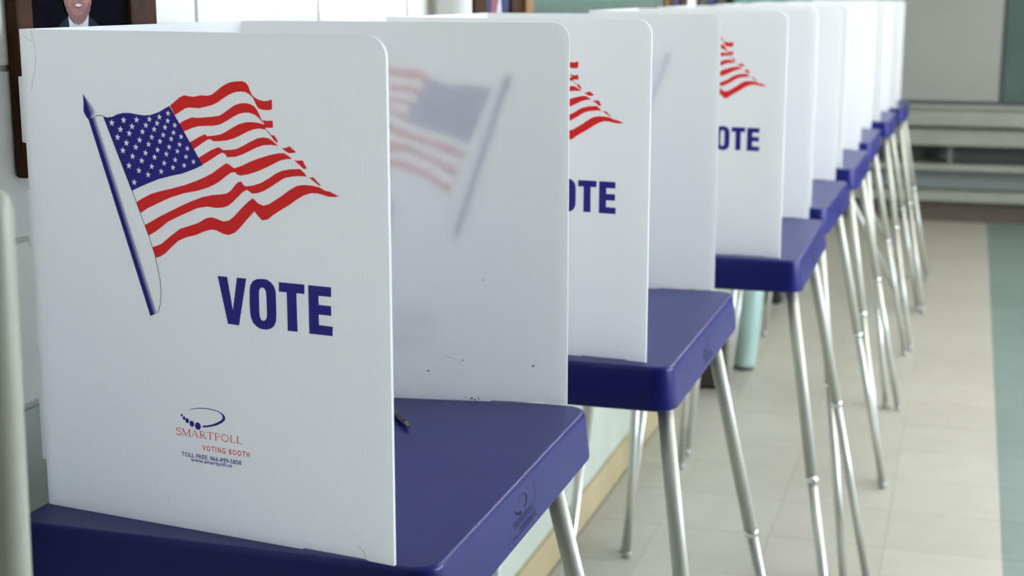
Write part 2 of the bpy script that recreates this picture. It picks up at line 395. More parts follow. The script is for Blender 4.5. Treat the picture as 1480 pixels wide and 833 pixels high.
# text outlines from Blender's built-in font, as 2-D triangles fitted to a box
def text_tris(s, x0, x1, y0, h, bold=0.0, spacing=1.0):
    cu = bpy.data.curves.new('lettering_source', 'FONT')
    cu.body = s
    cu.offset = bold
    cu.space_character = spacing
    cu.resolution_u = 3
    ob = bpy.data.objects.new('lettering_source', cu)
    COL.objects.link(ob)
    dg = bpy.context.evaluated_depsgraph_get()
    me = bpy.data.meshes.new_from_object(ob.evaluated_get(dg))
    bpy.data.objects.remove(ob)
    bpy.data.curves.remove(cu)
    xs = [v.co.x for v in me.vertices]
    ax, bx = min(xs), max(xs)
    capf = 0.69          # cap height of the built-in font at size 1
    pts = [((v.co.x - ax) / (bx - ax) * (x1 - x0) + x0, v.co.y / capf * h + y0) for v in me.vertices]
    fs = [tuple(p.vertices) for p in me.polygons]
    bpy.data.meshes.remove(me)
    return pts, fs

def add_tris(bm, tr, put):
    vs = [bm.verts.new(put(*p)) for p in tr[0]]
    for f in tr[1]:
        try:
            bm.faces.new([vs[i] for i in f])
        except ValueError:
            pass

# a roman capital alphabet drawn from strokes: (x0, y0, x1, y1, width)
def arc(cx, cy, rx, ry, a0, a1, n=10):
    return [(cx + rx * math.cos(math.radians(a0 + (a1 - a0) * i / n)), cy + ry * math.sin(math.radians(a0 + (a1 - a0) * i / n))) for i in range(n + 1)]
TN, TK, SF = 0.05, 0.13, 0.045
def serif(x, y, w=0.26):
    return ([(x - w / 2, y), (x + w / 2, y)], SF)
ROMAN = {
    'S': (0.56, [(arc(0.28, 0.76, 0.22, 0.22, 20, 200) + arc(0.30, 0.26, 0.24, 0.24, 60, -160), 0.10), ([(0.49, 0.80), (0.49, 0.98)], TN), ([(0.05, 0.02), (0.05, 0.24)], TN)]),
    'M': (0.95, [([(0.12, 0), (0.14, 1)], TN), ([(0.14, 1), (0.46, 0.04)], TK), ([(0.46, 0.04), (0.80, 1)], TN), ([(0.80, 0), (0.80, 1)], TK), serif(0.12, 0.02), serif(0.80, 0.02, 0.3), serif(0.10, 0.98, 0.2), serif(0.86, 0.98, 0.2)]),
    'A': (0.80, [([(0.10, 0), (0.38, 0.98)], TN), ([(0.38, 1), (0.68, 0)], TK), ([(0.20, 0.34), (0.58, 0.34)], TN), serif(0.10, 0.02), serif(0.68, 0.02)]),
    'R': (0.76, [([(0.16, 0), (0.16, 1)], TK), ([(0.16, 0.97)] + arc(0.34, 0.74, 0.22, 0.23, 90, -90) + [(0.16, 0.51)], 0.07), ([(0.34, 0.51), (0.68, 0.0)], TK), serif(0.16, 0.02), serif(0.10, 0.98, 0.16), serif(0.70, 0.02, 0.16)]),
    'T': (0.74, [([(0.36, 0), (0.36, 1)], TK), ([(0.04, 0.97), (0.68, 0.97)], 0.06), ([(0.05, 0.80), (0.05, 0.98)], TN), ([(0.67, 0.80), (0.67, 0.98)], TN), serif(0.36, 0.02)]),
    'P': (0.64, [([(0.16, 0), (0.16, 1)], TK), ([(0.16, 0.97)] + arc(0.33, 0.72, 0.22, 0.25, 90, -90) + [(0.16, 0.47)], 0.07), serif(0.16, 0.02), serif(0.10, 0.98, 0.16)]),
    'O': (0.86, [(arc(0.42, 0.5, 0.34, 0.47, 0, 360, 26), 0.10)]),
    'L': (0.64, [([(0.16, 0), (0.16, 1)], TK), ([(0.10, 0.025), (0.58, 0.025)], 0.055), ([(0.58, 0.0), (0.58, 0.2)], TN), serif(0.16, 0.98)]),
}
def add_roman(bm, s, x0, x1, y0, h, put):
    tot = sum(ROMAN[c][0] for c in s)
    k = (x1 - x0) / tot
    x = x0
    for c in s:
        w, strokes = ROMAN[c]
        for pts, th in strokes:
            P = [(x + px * k, y0 + py * h) for px, py in pts]
            add_ribbon(bm, P, th * min(k, h) * 1.15, put)
        x += w * k

# ------------------------------------------------------------------ the room
def struct(o):
    o['kind'] = 'structure'
    return o

floor = struct(box('floor', (ROOM_X0 - 0.1, ROOM_X1 + 0.1, ROOM_Y0 - 0.1, ROOM_Y1 + 0.1, -0.12, -0.003), M['grout']))
TS = 0.313
def tile_mesh(w, d):
    bm = bmesh.new()
    add_box(bm, 0.0006, w - 0.0006, 0.0006, d - 0.0006, -0.006, 0.0, bevel=0.0006)
    bmesh.ops.recalc_face_normals(bm, faces=bm.faces[:])
    me = bpy.data.meshes.new('floor_tile')
    bm.to_mesh(me)
    bm.free()
    return me
cols = [(-0.984, 0.200, 'b'), (-0.784, TS, 'b'), (-0.471, TS, 'b'), (-0.158, TS, 'b'), (0.155, TS, 'g'), (0.468, TS, 'g'),
        (0.781, TS, 'b'), (1.094, TS, 'b'), (1.407, TS, 'b')]
tcache = {}
y = 10.587 - 26 * TS
for r in range(26):
    for (x, w, k) in cols:
        if (w, k) not in tcache:
            me = tile_mesh(w, TS)
            me.materials.append(M['tile_green'] if k == 'g' else M['tile_beige'])
            tcache[(w, k)] = me
        o = bpy.data.objects.new('floor_tile', tcache[(w, k)])
        COL.objects.link(o)
        o.location = (x, y + r * TS, 0)
        o.parent = floor
# the rest of the floor, nearer and further right, as broad runs of the same tile
for nm, b, k in (('floor_run', (1.7205, ROOM_X1 - 0.001, y, ROOM_Y1 - 0.014, -0.006, 0.0), 'tile_beige'),
                 ('floor_run', (ROOM_X0 + 0.016, 0.1544, ROOM_Y0, y - 0.0006, -0.006, 0.0), 'tile_beige'),
                 ('floor_run', (0.1556, 0.7804, ROOM_Y0, y - 0.0006, -0.006, 0.0), 'tile_green'),
                 ('floor_run', (0.7816, ROOM_X1 - 0.001, ROOM_Y0, y - 0.0006, -0.006, 0.0), 'tile_beige')):
    box(nm, b, M[k], floor)

# left wall: pale green below, painted blocks above
WX = ROOM_X0
ZB = 1.04
wl = struct(box('wall_left', (WX - 0.15, WX - 0.006, ROOM_Y0, ROOM_Y1, 0.0, CEIL), M['mortar']))
box('lower_wall_face', (WX - 0.007, WX, ROOM_Y0, ROOM_Y1, 0.0, ZB - 0.004), M['lower_wall'], wl)
box('upper_wall_face', (WX - 0.007, WX, ROOM_Y0, ROOM_Y1, ZB + 4 * 0.19, CEIL), M['block'], wl)
BL, BH = 0.395, 0.19
bm = bmesh.new()
add_box(bm, -0.02, 0.0, 0.003, BL - 0.003, 0.003, BH - 0.003, bevel=0.003)
bmesh.ops.recalc_face_normals(bm, faces=bm.faces[:])
bme = bpy.data.meshes.new('wall_block')
bm.to_mesh(bme)
bm.free()
bme.materials.append(M['block'])
for row in range(4):
    yy = (0.34, 0.10, 0.24, 0.04)[row]
    for i in range(26):
        if yy + i * BL + BL > ROOM_Y1:
            break
        o = bpy.data.objects.new('wall_block', bme)
        COL.objects.link(o)
        o.location = (WX + random.uniform(-0.0006, 0.0006), yy + i * BL, ZB + row * BH)
        o.parent = wl
box('upper_wall_face', (WX - 0.007, WX - 0.001, ROOM_Y0, 0.04, ZB, ZB + 4 * 0.19), M['block'], wl)
struct(box('baseboard_left', (WX - 0.002, WX + 0.014, ROOM_Y0, ROOM_Y1 - 0.013, 0.0, 0.10), M['base'], bevel=0.003))

we = struct(box('wall_end', (ROOM_X0 - 0.15, ROOM_X1 + 0.15, ROOM_Y1, ROOM_Y1 + 0.15, 0.0, CEIL), M['end_wall']))
struct(box('wall_rear', (ROOM_X0 - 0.15, ROOM_X1 + 0.15, ROOM_Y0 - 0.15, ROOM_Y0, 0.0, CEIL), M['rear']))
struct(box('ceiling', (ROOM_X0 - 0.15, ROOM_X1 + 0.15, ROOM_Y0 - 0.15, ROOM_Y1 + 0.15, CEIL, CEIL + 0.1), M['ceiling']))
# right wall with its two window openings
bm = bmesh.new()
ys = [ROOM_Y0] + [v for w in WINDOWS for v in w] + [ROOM_Y1]
for i in range(0, len(ys), 2):
    add_box(bm, ROOM_X1, ROOM_X1 + 0.15, ys[i], ys[i + 1], 0.0, CEIL)
for (ya, yb) in WINDOWS:
    add_box(bm, ROOM_X1, ROOM_X1 + 0.15, ya, yb, 0.0, 1.0)
    add_box(bm, ROOM_X1, ROOM_X1 + 0.15, ya, yb, 2.5, CEIL)
struct(from_bm('wall_right', bm, M['plain']))
for i, (ya, yb) in enumerate(WINDOWS):
    bm = bmesh.new()
    for (a, b, c, d) in ((ya, yb, 1.0, 1.05), (ya, yb, 2.45, 2.5), (ya, ya + 0.05, 1.05, 2.45), (yb - 0.05, yb, 1.05, 2.45), ((ya + yb) / 2 - 0.02, (ya + yb) / 2 + 0.02, 1.05, 2.45)):
        add_box(bm, ROOM_X1 + 0.05, ROOM_X1 + 0.10, a, b, c, d)
    struct(from_bm('window_%d' % (i + 1), bm, M['win_frame']))

# ceiling lights: rows of surface-mounted fluorescent fixtures
def ceiling_light(x, y, label):
    t = empty('ceiling_light', (x, y, CEIL))
    tag(t, label, 'ceiling light', 'fluorescent fixtures on the ceiling')
    bm = bmesh.new()
    add_box(bm, -0.13, 0.13, -0.64, 0.64, -0.05, 0.0, bevel=0.006)
    from_bm('housing', bm, M['fixture'], t)
    box('diffuser', (-0.10, 0.10, -0.62, 0.62, -0.075, -0.0505), M['tube'], t)
    return t
ORD = ('first', 'second', 'third', 'fourth', 'fifth')
for x, strip_name in ((0.7, 'nearer the booths'), (2.6, 'nearer the windows')):
    for k, y in enumerate(LAMP_ROWS):
        ceiling_light(x, y, '%s white fluorescent fixture from the camera in the ceiling strip %s' % (ORD[k], strip_name))

# ------------------------------------------------------------------ voting booth
T = 0.955                 # table top height
HX, HY = 0.2375, 0.305    # half depth (towards the voter), half width (along the row)

def ring(bm, hx, hy, r, z, n=6):
    out = []
    for cx, cy, a0 in ((hx - r, hy - r, 0), (-hx + r, hy - r, 90), (-hx + r, -hy + r, 180), (hx - r, -hy + r, 270)):
        for i in range(n + 1):
            a = math.radians(a0 + 90 * i / n)
            out.append(bm.verts.new((cx + r * math.cos(a), cy + r * math.sin(a), z)))
    return out

def make_tray():
    bm = bmesh.new()
    prof = [(-0.0065, 0.0), (-0.0062, 0.0), (-0.0040, -0.0005), (-0.0019, -0.0019), (-0.0005, -0.0040), (0.0, -0.0065), (0.0003, -0.0085), (0.0068, -0.061), (0.0066, -0.0645),
            (0.0045, -0.0662), (0.0015, -0.0655), (-0.001, -0.062), (-0.007, -0.014), (-0.016, -0.008)]
    rings = [ring(bm, HX + o, HY + o, 0.030 + o, T + z) for o, z in prof]
    n = len(rings[0])
    for a, b in zip(rings, rings[1:]):
        for i in range(n):
            f = bm.faces.new((a[i], a[(i + 1) % n], b[(i + 1) % n], b[i]))
            f.smooth = True
    bm.faces.new(rings[0][::-1])
    bm.faces.new(rings[-1])
    return bm

PW, PH, PT = 0.430, 0.507, 0.004      # side panel: length, height, thickness

def panel_outline(ext):
    r = 0.021
    e0, e1 = 0.0025 - ext, -0.0025 - ext
    pts = [(e0, 0.0)]
    pts += [(0.325, 0.0), (0.328, 0.0015), (0.398, 0.0015), (0.402, 0.0), (PW, -0.0005)]
    pts += [(PW - r + r * math.cos(math.radians(a)), PH - r + r * math.sin(math.radians(a))) for a in range(0, 91, 10)]
    pts.append((e0, PH + 0.0015))
    for hi, lo in ((0.461, 0.392), (0.343, 0.283), (0.232, 0.171), (0.122, 0.050)):
        pts += [(e0, hi), (e1, hi - 0.001), (e1, lo + 0.001), (e0, lo)]
    return pts

def make_panel(side, ext=0.0):
    """side -1: outer face looks to -y (towards the camera end), +1: to +y"""
    bm = bmesh.new()
    o = panel_outline(ext)
    front = [bm.verts.new((u, 0.0, v)) for u, v in o]
    back = [bm.verts.new((u, -side * PT, v)) for u, v in o]
    tri = tessellate_polygon([[Vector((u, v, 0)) for u, v in o]])
    for t in tri:
        bm.faces.new([front[i] for i in t])
        bm.faces.new([back[i] for i in reversed(t)])
    n = len(o)
    for i in range(n):
        bm.faces.new((front[i], front[(i + 1) % n], back[(i + 1) % n], back[i]))
    return bm

def star(cx, cy, r, rot):
    return [(cx + (r if i % 2 == 0 else r * 0.40) * math.cos(rot + math.pi * i / 5), cy + (r if i % 2 == 0 else r * 0.40) * math.sin(rot + math.pi * i / 5)) for i in range(10)]

TXT = {
    'phone': text_tris('TOLL FREE: 866-899-5858', 182.5, 256.1, 78.4, 4.3, bold=0.018),
    'web': text_tris('www.smartpoll.us', 193.8, 244.8, 74.2, 3.9, bold=0.018),
    'booth': text_tris('VOTING BOOTH', 209.3, 266.5, 87.8, 5.4, bold=0.022, spacing=1.35),
}

def print_on(panel, side, du=0.0):
    """the flag, the word and the maker's mark printed on a panel's outer face"""
    def layer(off):
        if side < 0:
            return lambda u, v: ((u + du) / 1000.0, -off, v / 1000.0)
        return lambda u, v: (PW - (u + du) / 1000.0, off, v / 1000.0)
    a, b, c = layer(0.0003), layer(0.0005), layer(0.0004)
    bm = bmesh.new()
    for s in STRIPES:
        add_poly(bm, s, a)
    o = from_bm('flag_stripes', bm, M['red_print'], panel)
    o['label'] = 'red stripes of the printed waving flag'
    bm = bmesh.new()
    add_poly(bm, CANTON, c, [star(x, yv, 3.9 - (x - 115) / 100, math.radians(84)) for x, yv in STARS])
    o = from_bm('flag_canton', bm, M['blue_print'], panel)
    o['label'] = 'dark blue canton of the printed flag with fifty white stars'
    # pole and spear head: blue on the left fading to white on the right
    me = bpy.data.meshes.new('flagpole_print')
    bm = bmesh.new()
    cl = bm.loops.layers.float_color.new('ink')
    stops = [(0.0, (0.06, 0.045, 0.33)), (0.42, (0.035, 0.016, 0.26)), (0.62, (0.25, 0.22, 0.52)), (1.0, (0.84, 0.87, 0.90))]
    def strip(L0, R0, L1, R1):
        for (t0, c0), (t1, c1) in zip(stops, stops[1:]):
            q = []
            for (A, B, t, cc) in ((L0, R0, t0, c0), (L0, R0, t1, c1), (L1, R1, t1, c1), (L1, R1, t0, c0)):
                q.append((A[0] + (B[0] - A[0]) * t, A[1] + (B[1] - A[1]) * t, cc))
            f = bm.faces.new([bm.verts.new(a(u, v)) for u, v, _ in q])
            for lp, (_, _, cc) in zip(f.loops, q):
                lp[cl] = (*cc, 1)
    strip(POLE[0], POLE[1], POLE[3], POLE[2])
    L = SPEAR[0:5]
    Rr = [SPEAR[0], SPEAR[9], SPEAR[8], SPEAR[7], SPEAR[6], SPEAR[5]]
    # resample both sides of the spear head
    def samp(P, n):
        acc = [0]
        for p, q in zip(P, P[1:]):
            acc.append(acc[-1] + math.hypot(q[0] - p[0], q[1] - p[1]))
        out = []
        for i in range(n):
            s = acc[-1] * i / (n - 1)
            k = max(j for j in range(len(acc)) if acc[j] <= s + 1e-9)
            k = min(k, len(P) - 2)
            t = (s - acc[k]) / (acc[k + 1] - acc[k])
            out.append((P[k][0] + (P[k + 1][0] - P[k][0]) * t, P[k][1] + (P[k + 1][1] - P[k][1]) * t))
        return out
    LL, RR = samp(L, 9), samp(Rr, 9)
    for i in range(8):
        strip(LL[i], RR[i], LL[i + 1], RR[i + 1])
    bm.to_mesh(me)
    bm.free()
    o = link('flagpole_print', me, M['fade_print'], panel)
    o['label'] = 'printed blue flagpole with spear tip'
    bm = bmesh.new()
    add_ribbon(bm, CORD_A, 0.7, c)
    add_ribbon(bm, CORD_B, 0.7, c)
    add_ribbon(bm, [CANTON[0], CANTON[-1]], 0.6, b)
    from_bm('flag_cord_line', bm, M['line_print'], panel)
    bm = bmesh.new()
    add_poly(bm, LET_V, a)
    add_poly(bm, LET_O, a, [LET_OI])
    add_poly(bm, LET_T, a)
    add_poly(bm, LET_E, a)
    o = from_bm('vote_lettering', bm, M['blue_print'], panel)
    o['label'] = 'bold dark blue word VOTE'
    bm = bmesh.new()
    add_poly(bm, SWOOSH, a)
    o = from_bm('maker_swoosh', bm, M['blue_print'], panel)
    o['label'] = 'dark blue tapering swoosh of the maker logo'
    for (x, yv), r in zip(DOTS, (1.4, 1.95, 2.6, 3.2, 4.0)):
        bm = bmesh.new()
        add_poly(bm, arc(x, yv, r * 0.92, r, 0, 350, 17), a)
        from_bm('logo_dot', bm, M['blue_print'], panel)
    for nm, k, m, lb in (('phone_line', 'phone', 'blue_print', 'small blue toll free phone line'), ('web_line', 'web', 'blue_print', 'small blue web address line'),
                         ('product_line', 'booth', 'red_print', 'small red words VOTING BOOTH')):
        bm = bmesh.new()
        add_tris(bm, TXT[k], a)
        from_bm(nm, bm, M[m], panel)['label'] = lb
    bm = bmesh.new()
    add_roman(bm, 'SMARTPOLL', 177.0, 258.5, 100.4, 7.6, a)
    o = from_bm('maker_name', bm, M['red_print'], panel)
    o['label'] = 'red serif maker name'

def make_leg(p_top, p_foot, parent):
    A, B = Vector(p_top), Vector(p_foot)
    d = (B - A).normalized()
    j = A + (B - A) * ((A.z - 0.50) / A.z)
    up = tube('leg', [(A, 0.0125), (j, 0.0125)], M['leg'], parent)
    tube('lower_tube', [(j + d * 0.0006, 0.0105), (B - d * 0.02, 0.0105)], M['leg_low'], up)
    tube('leg_collar', [(j - d * 0.008, 0.0135), (j + d * 0.004, 0.0135)], M['collar'], up)
    e = B - d * 0.022
    tube('rubber_foot', [(e, 0.0112), (e + d * 0.006, 0.0122), (Vector((B.x, B.y, 0.0)) + Vector((0, 0, 0.001)), 0.0122)], M['foot'], up)
    return up

FOOT_F, FOOT_B = HX + 0.14, -HX - 0.02
def make_booth(near=(-0.246, -0.303), far=(0.241, 0.307), near_out=0.14, braced=False, shift=(0.0, 0.0), reg=(12.0, 10.0)):
    root = empty('voting_booth', (0, 0, 0))
    tray = from_bm('tabletop', make_tray(), M['tray'], root)
    # moulded maker's emblem on the voter's side of the tray
    def put(u, v):            # u along +y, v up, in mm from the emblem's middle
        u, v = u * 1.32, v * 1.25
        z = T - 0.036 + v / 1000.0
        x = HX + 0.0003 + 0.0065 * ((T - 0.0085) - z) / 0.0525 + 0.0004
        return (x, -0.020 + u / 1000.0, z)
    bm = bmesh.new()
    add_poly(bm, arc(0, 9, 14, 7, -80, 150, 18) + arc(-0.4, 9.3, 12.5, 6.4, 150, -80, 18), put)
    for (x, yv, r) in ((-22, 7, 0.9), (-20, 5, 1.2), (-17, 3.4, 1.5), (-13, 2.0, 1.8), (-8, 1.2, 2.2)):
        add_poly(bm, arc(x, yv, r, r, 0, 340, 12), put)
    add_roman(bm, 'SMARTPOLL', -30, 30, -7.5, 6.0, put)
    add_tris(bm, EMB_TXT, put)
    add_ribbon(bm, [(37, 17), (37, -15), (-35, -15), (-35, -20)], 0.7, put)
    em = from_bm('maker_emblem', bm, M['emboss'], tray)
    em['label'] = 'small moulded maker emblem on the tray edge'
    # privacy shield: two printed side panels and a back panel
    for side, (yb, yf) in ((-1, near), (1, far)):
        p = from_bm('side_panel', make_panel(side, max(0.0, shift[0 if side < 0 else 1])), M['sheet'], root)
        p.location = (-HX + 0.0063 + shift[0 if side < 0 else 1], yb, T + 0.0006)
        p.rotation_euler = (0, 0, math.atan2(yf - yb, 0.427))
        print_on(p, side, reg[0 if side < 0 else 1])
        p['label'] = ('near' if side < 0 else 'far') + ' white corrugated side panel printed with a flag and VOTE'
    bm = bmesh.new()
    add_box(bm, 0.0, PT, near[0] + PT + 0.002, far[0] - PT - 0.002, 0.0, PH + 0.0015)
    bp = from_bm('back_panel', bm, M['sheet_back'], root)
    bp.location = (-HX + 0.0063 + 0.003, 0, T + 0.0006)
    bp['label'] = 'white corrugated back panel'
    for sy in (-1, 1):
        yt = sy * (HY - (0.08 if sy < 0 else 0.12))
        make_leg((HX - 0.03, yt, T - 0.025), (HX + (near_out if sy < 0 else 0.14), sy * HY + (-0.20 if sy < 0 else 0.06), 0), root)
        make_leg((-HX + 0.05, yt, T - 0.025), (FOOT_B, sy * HY + (-0.10 if sy < 0 else 0.06), 0), root)
        if braced:
            tube('brace', [((-HX + 0.018, yt, T - 0.03), 0.012), ((HX + 0.03, -0.288 if sy < 0 else 0.40, 0.003), 0.012)], M['leg_low'], root)
    return root

EMB_TXT = text_tris('VOTING BOOTH', -14, 32, -13.5, 3.2, bold=0.02, spacing=1.2)
M['sheet_back'] = M['sheet'].copy()
M['sheet_back'].name = 'corrugated_plastic_back'
for n in M['sheet_back'].node_tree.nodes:
    if n.type == 'TEX_WAVE':
        n.bands_direction = 'Y'

BOOTHS = [  # front edge x, near edge y
    (-0.465, 1.266), (-0.398, 2.108), (-0.320, 3.068), (-0.332, 3.865), (-0.330, 4.777), (-0.338, 5.650), (-0.322, 6.610), (-0.300, 7.400)]
LAB = [
    'nearest white voting booth, whole flag and VOTE print showing, navy tray table',
    'second voting booth from the camera, with flag tip and OTE letters showing',
    'third voting booth from the camera, smaller flag tip and OTE letters, navy tray',
    'fourth voting booth from the camera, right behind the third one',
    'fifth voting booth from the camera, midway along the row',
    'sixth voting booth from the camera, blurred, between the fifth and seventh',
    'seventh voting booth from the camera, next to last in the row',
    'last and farthest voting booth, with diagonal chrome braces, at the far end of the row']
first = make_booth(shift=(0.0, 0.012), reg=(0.0, -4.0))
second = make_booth((-0.238, -0.278), (0.243, 0.308), shift=(-0.003, 0.003))
inner = make_booth((-0.238, -0.278), (0.243, 0.308), near_out=0.105, shift=(-0.003, 0.003))
crossed = make_booth((-0.238, -0.278), (0.243, 0.303), braced=True)
for i, (fx, ny) in enumerate(BOOTHS):
    if i == 0:
        o = first
    elif i == 1:
        o = second
    elif i == 3:
        o = inner
    elif i == 5:
        o = copy_tree(inner)
    elif i == 7:
        o = crossed
    else:
        o = copy_tree(second)
    o.location = (fx - HX, ny + HY, 0)
    o.rotation_euler = (0, 0, math.radians((0.0, -0.3, 0.4, -0.8, -0.6, 0.3, 0.0, 0.5)[i]))
    tag(o, LAB[i], 'voting booth', 'voting booths in a row along the wall')

# scuffs and specks on the nearest booth's panels
panels = [c for c in first.children if c.name.startswith('side_panel')]
pn = [p for p in panels if p['label'].startswith('near')][0]
pf = [p for p in panels if p['label'].startswith('far')][0]
bm = bmesh.new()
pnear = lambda u, v: (u / 1000.0, -0.0003, v / 1000.0)
add_ribbon(bm, [(18, 507), (21, 496), (22.5, 480), (20, 466), (16, 455), (14, 446)], 0.5, pnear)
add_ribbon(bm, [(6, 503), (14, 498), (20, 497)], 0.4, pnear)
add_ribbon(bm, [(390, 14), (396, 9), (399, 3)], 0.6, pnear)
from_bm('crease_mark', bm, M['smudge'], pn)
bm = bmesh.new()
pfar = lambda u, v: (u / 1000.0, -PT - 0.0003, v / 1000.0)
for (u, v, r) in ((300, 3.5, 1.5), (304, 1.8, 1.3), (309, 3.4, 1.1), (297, 2.0, 0.7), (292, 5.0, 0.7), (384, 52, 1.5), (240, 40, 1.3), (316, 168, 0.9), (288, 56, 0.8)):
    add_poly(bm, arc(u, v, r, r, 0, 330, 11), pfar)
from_bm('dark_specks', bm, M['speck'], pf)
bm = bmesh.new()
add_ribbon(bm, [(262, 62), (276, 58), (283, 53), (290, 60)], 0.4, pfar)
from_bm('scuff_line', bm, M['smudge'], pf)

# pen lying on the nearest tray
pz = T + 0.0045
A = Vector((-0.658, 1.702, pz))
dirp = Vector((-0.60, 0.80, 0)).normalized()
pen = empty('pen', (A.x, A.y, T))
tag(pen, 'dark pen lying on the navy tray of the nearest booth', 'pen')
def rel(d):
    return (A + dirp * d) - Vector((A.x, A.y, T))
tube('pen_barrel', [(rel(0.016), 0.0030), (rel(0.022), 0.0042), (rel(0.118), 0.0042), (rel(0.124), 0.0034)], M['pen'], pen, 16)
tube('pen_point', [(rel(0.0), 0.0014), (rel(0.004), 0.0022), (rel(0.0158), 0.0030)], M['pen_tip'], pen, 16)
tube('push_button', [(rel(0.1242), 0.0018), (rel(0.130), 0.0018)], M['pen_tip'], pen, 12)

# ------------------------------------------------------------------ things on the left wall
def wall_frame(name, y0, y1, z0, z1, bar, label, m, cat='picture', bar_far=None):
    """picture frame hung on the left wall; returns (root, function placing flat print)"""
    t = empty(name, (WX, (y0 + y1) / 2, z0))
    tag(t, label, cat)
    bf = bar if bar_far is None else bar_far
    cy = (y0 + y1) / 2
    h = z1 - z0
    X0, X1 = 0.0015, 0.017
    ya, yb = y0 - cy, y1 - cy
    for b in ((X0, X1, ya, ya + bar, 0, h), (X0, X1, yb - bf, yb, 0, h), (X0, X1, ya + bar, yb - bf, 0, bar), (X0, X1, ya + bar, yb - bf, h - bar, h)):
        box('frame_bar', b, m, t, bevel=0.004)
    return t, (ya + bar, yb - bf, bar, h - bar)

def flat(name, root, outline, x, m, holes=()):
    bm = bmesh.new()
    add_poly(bm, outline, lambda u, v: (x, u, v), holes)
    return from_bm(name, bm, m, root)

t, (a, b, c, d) = wall_frame('framed_portrait', 1.396, 1.689, 1.300, 1.690, 0.031, 'brown wood framed portrait of a person in a dark suit', M['frame_wood'], bar_far=0.062)
box('print_backing', (0.002, 0.010, a, b, c, d), M['photo_bg'], t)
cy = 1.521 - (1.396 + 1.689) / 2
chin = 1.464 - 1.300
head = [(cy + 0.034 * math.cos(math.radians(k)) * (1.0 if math.sin(math.radians(k)) > -0.2 else 0.92), chin + 0.048 + 0.048 * math.sin(math.radians(k))) for k in range(0, 360, 15)]
flat('printed_suit', t, [(a + 0.006, c + 0.001), (a + 0.010, chin - 0.035), (cy - 0.045, chin - 0.004), (cy - 0.020, chin + 0.010), (cy + 0.022, chin + 0.010), (cy + 0.050, chin - 0.004), (b - 0.008, chin - 0.032), (b - 0.004, c + 0.001)], 0.0106, M['photo_suit'])
flat('printed_shirt', t, [(cy - 0.020, chin + 0.012), (cy + 0.022, chin + 0.012), (cy + 0.012, chin - 0.05), (cy, chin - 0.09), (cy - 0.012, chin - 0.05)], 0.0110, M['photo_white'])
flat('printed_tie', t, [(cy - 0.006, chin - 0.006), (cy + 0.007, chin - 0.006), (cy + 0.010, chin - 0.07), (cy, chin - 0.09), (cy - 0.008, chin - 0.07)], 0.0114, M['photo_tie'])
flat('printed_hair', t, [(cy + 0.037 * math.cos(math.radians(k)), chin + 0.060 + 0.045 * math.sin(math.radians(k))) for k in range(-10, 191, 12)], 0.0112, M['photo_hair'])
flat('printed_face', t, head, 0.0118, M['photo_skin'])
flat('printed_jaw', t, [(cy - 0.026, chin + 0.030), (cy - 0.018, chin + 0.020), (cy - 0.010, chin + 0.012), (cy, chin + 0.010), (cy + 0.010, chin + 0.012), (cy + 0.018, chin + 0.020), (cy + 0.026, chin + 0.030), (cy + 0.024, chin + 0.016), (cy + 0.012, chin + 0.004), (cy, chin + 0.001), (cy - 0.012, chin + 0.004), (cy - 0.024, chin + 0.016)], 0.0120, M['photo_jaw'])
flat('printed_mouth', t, [(cy - 0.013, chin + 0.024), (cy, chin + 0.0205), (cy + 0.013, chin + 0.024), (cy, chin + 0.0185)], 0.0122, M['photo_lip'])
flat('printed_teeth', t, [(cy - 0.009, chin + 0.0225), (cy, chin + 0.0203), (cy + 0.009, chin + 0.0225), (cy, chin + 0.0240)], 0.0123, M['photo_white'])
flat('printed_nose', t, [(cy - 0.006, chin + 0.034), (cy + 0.006, chin + 0.034), (cy, chin + 0.052)], 0.0122, M['photo_lip'])
for s in (-1, 1):
    flat('printed_eye', t, [(cy + s * 0.013 + 0.005 * math.cos(math.radians(k)), chin + 0.055 + 0.0022 * math.sin(math.radians(k))) for k in range(0, 360, 30)], 0.0122, M['photo_bg'])

# white pipe on the wall
pp = tube('wall_pipe', [((WX + 0.042, 2.745, 1.075), 0.036), ((WX + 0.042, 2.745, CEIL - 0.002), 0.036)], M['pipe'])
tag(pp, 'white painted pipe running up the wall beside the brown picture frame', 'pipe')
for zc in (1.10, 2.60):
    tube('pipe_collar', [((WX + 0.042, 2.745, zc), 0.040), ((WX + 0.042, 2.745, zc + 0.03), 0.040)], M['pipe'], pp)

t, (a, b, c, d) = wall_frame('framed_picture', 2.955, 3.290, 1.30, 1.72, 0.078, 'brown framed blue and pink picture beside the green board', M['frame_wood'])
box('print_backing', (0.002, 0.010, a, b, c, d), M['photo_blue'], t)
flat('printed_figure', t, [(a + 0.03, c), (a + 0.05, c + 0.10), (a + 0.035, c + 0.17), (a + 0.075, c + 0.22), (a + 0.10, c + 0.17), (a + 0.09, c + 0.08), (a + 0.11, c)], 0.0106, M['photo_pink'])
flat('printed_collar', t, [(a + 0.075, c + 0.06), (a + 0.11, c + 0.13), (a + 0.125, c + 0.05)], 0.0109, M['photo_white'])

bt = empty('bulletin_board', (WX, 4.12, 1.25))
tag(bt, 'large green bulletin board with oak trim on the left wall', 'bulletin board')
box('board_panel', (0.002, 0.014, -0.77, 0.80, 0.03, 0.95), M['board_green'], bt)
for b4 in ((0.001, 0.028, -0.83, -0.772, 0, 0.98), (0.001, 0.028, 0.802, 0.825, 0, 0.98), (0.001, 0.028, -0.771, 0.801, 0, 0.029), (0.001, 0.028, -0.771, 0.801, 0.951, 0.98)):
    box('trim_strip', b4, M['frame_gold'], bt, bevel=0.003)

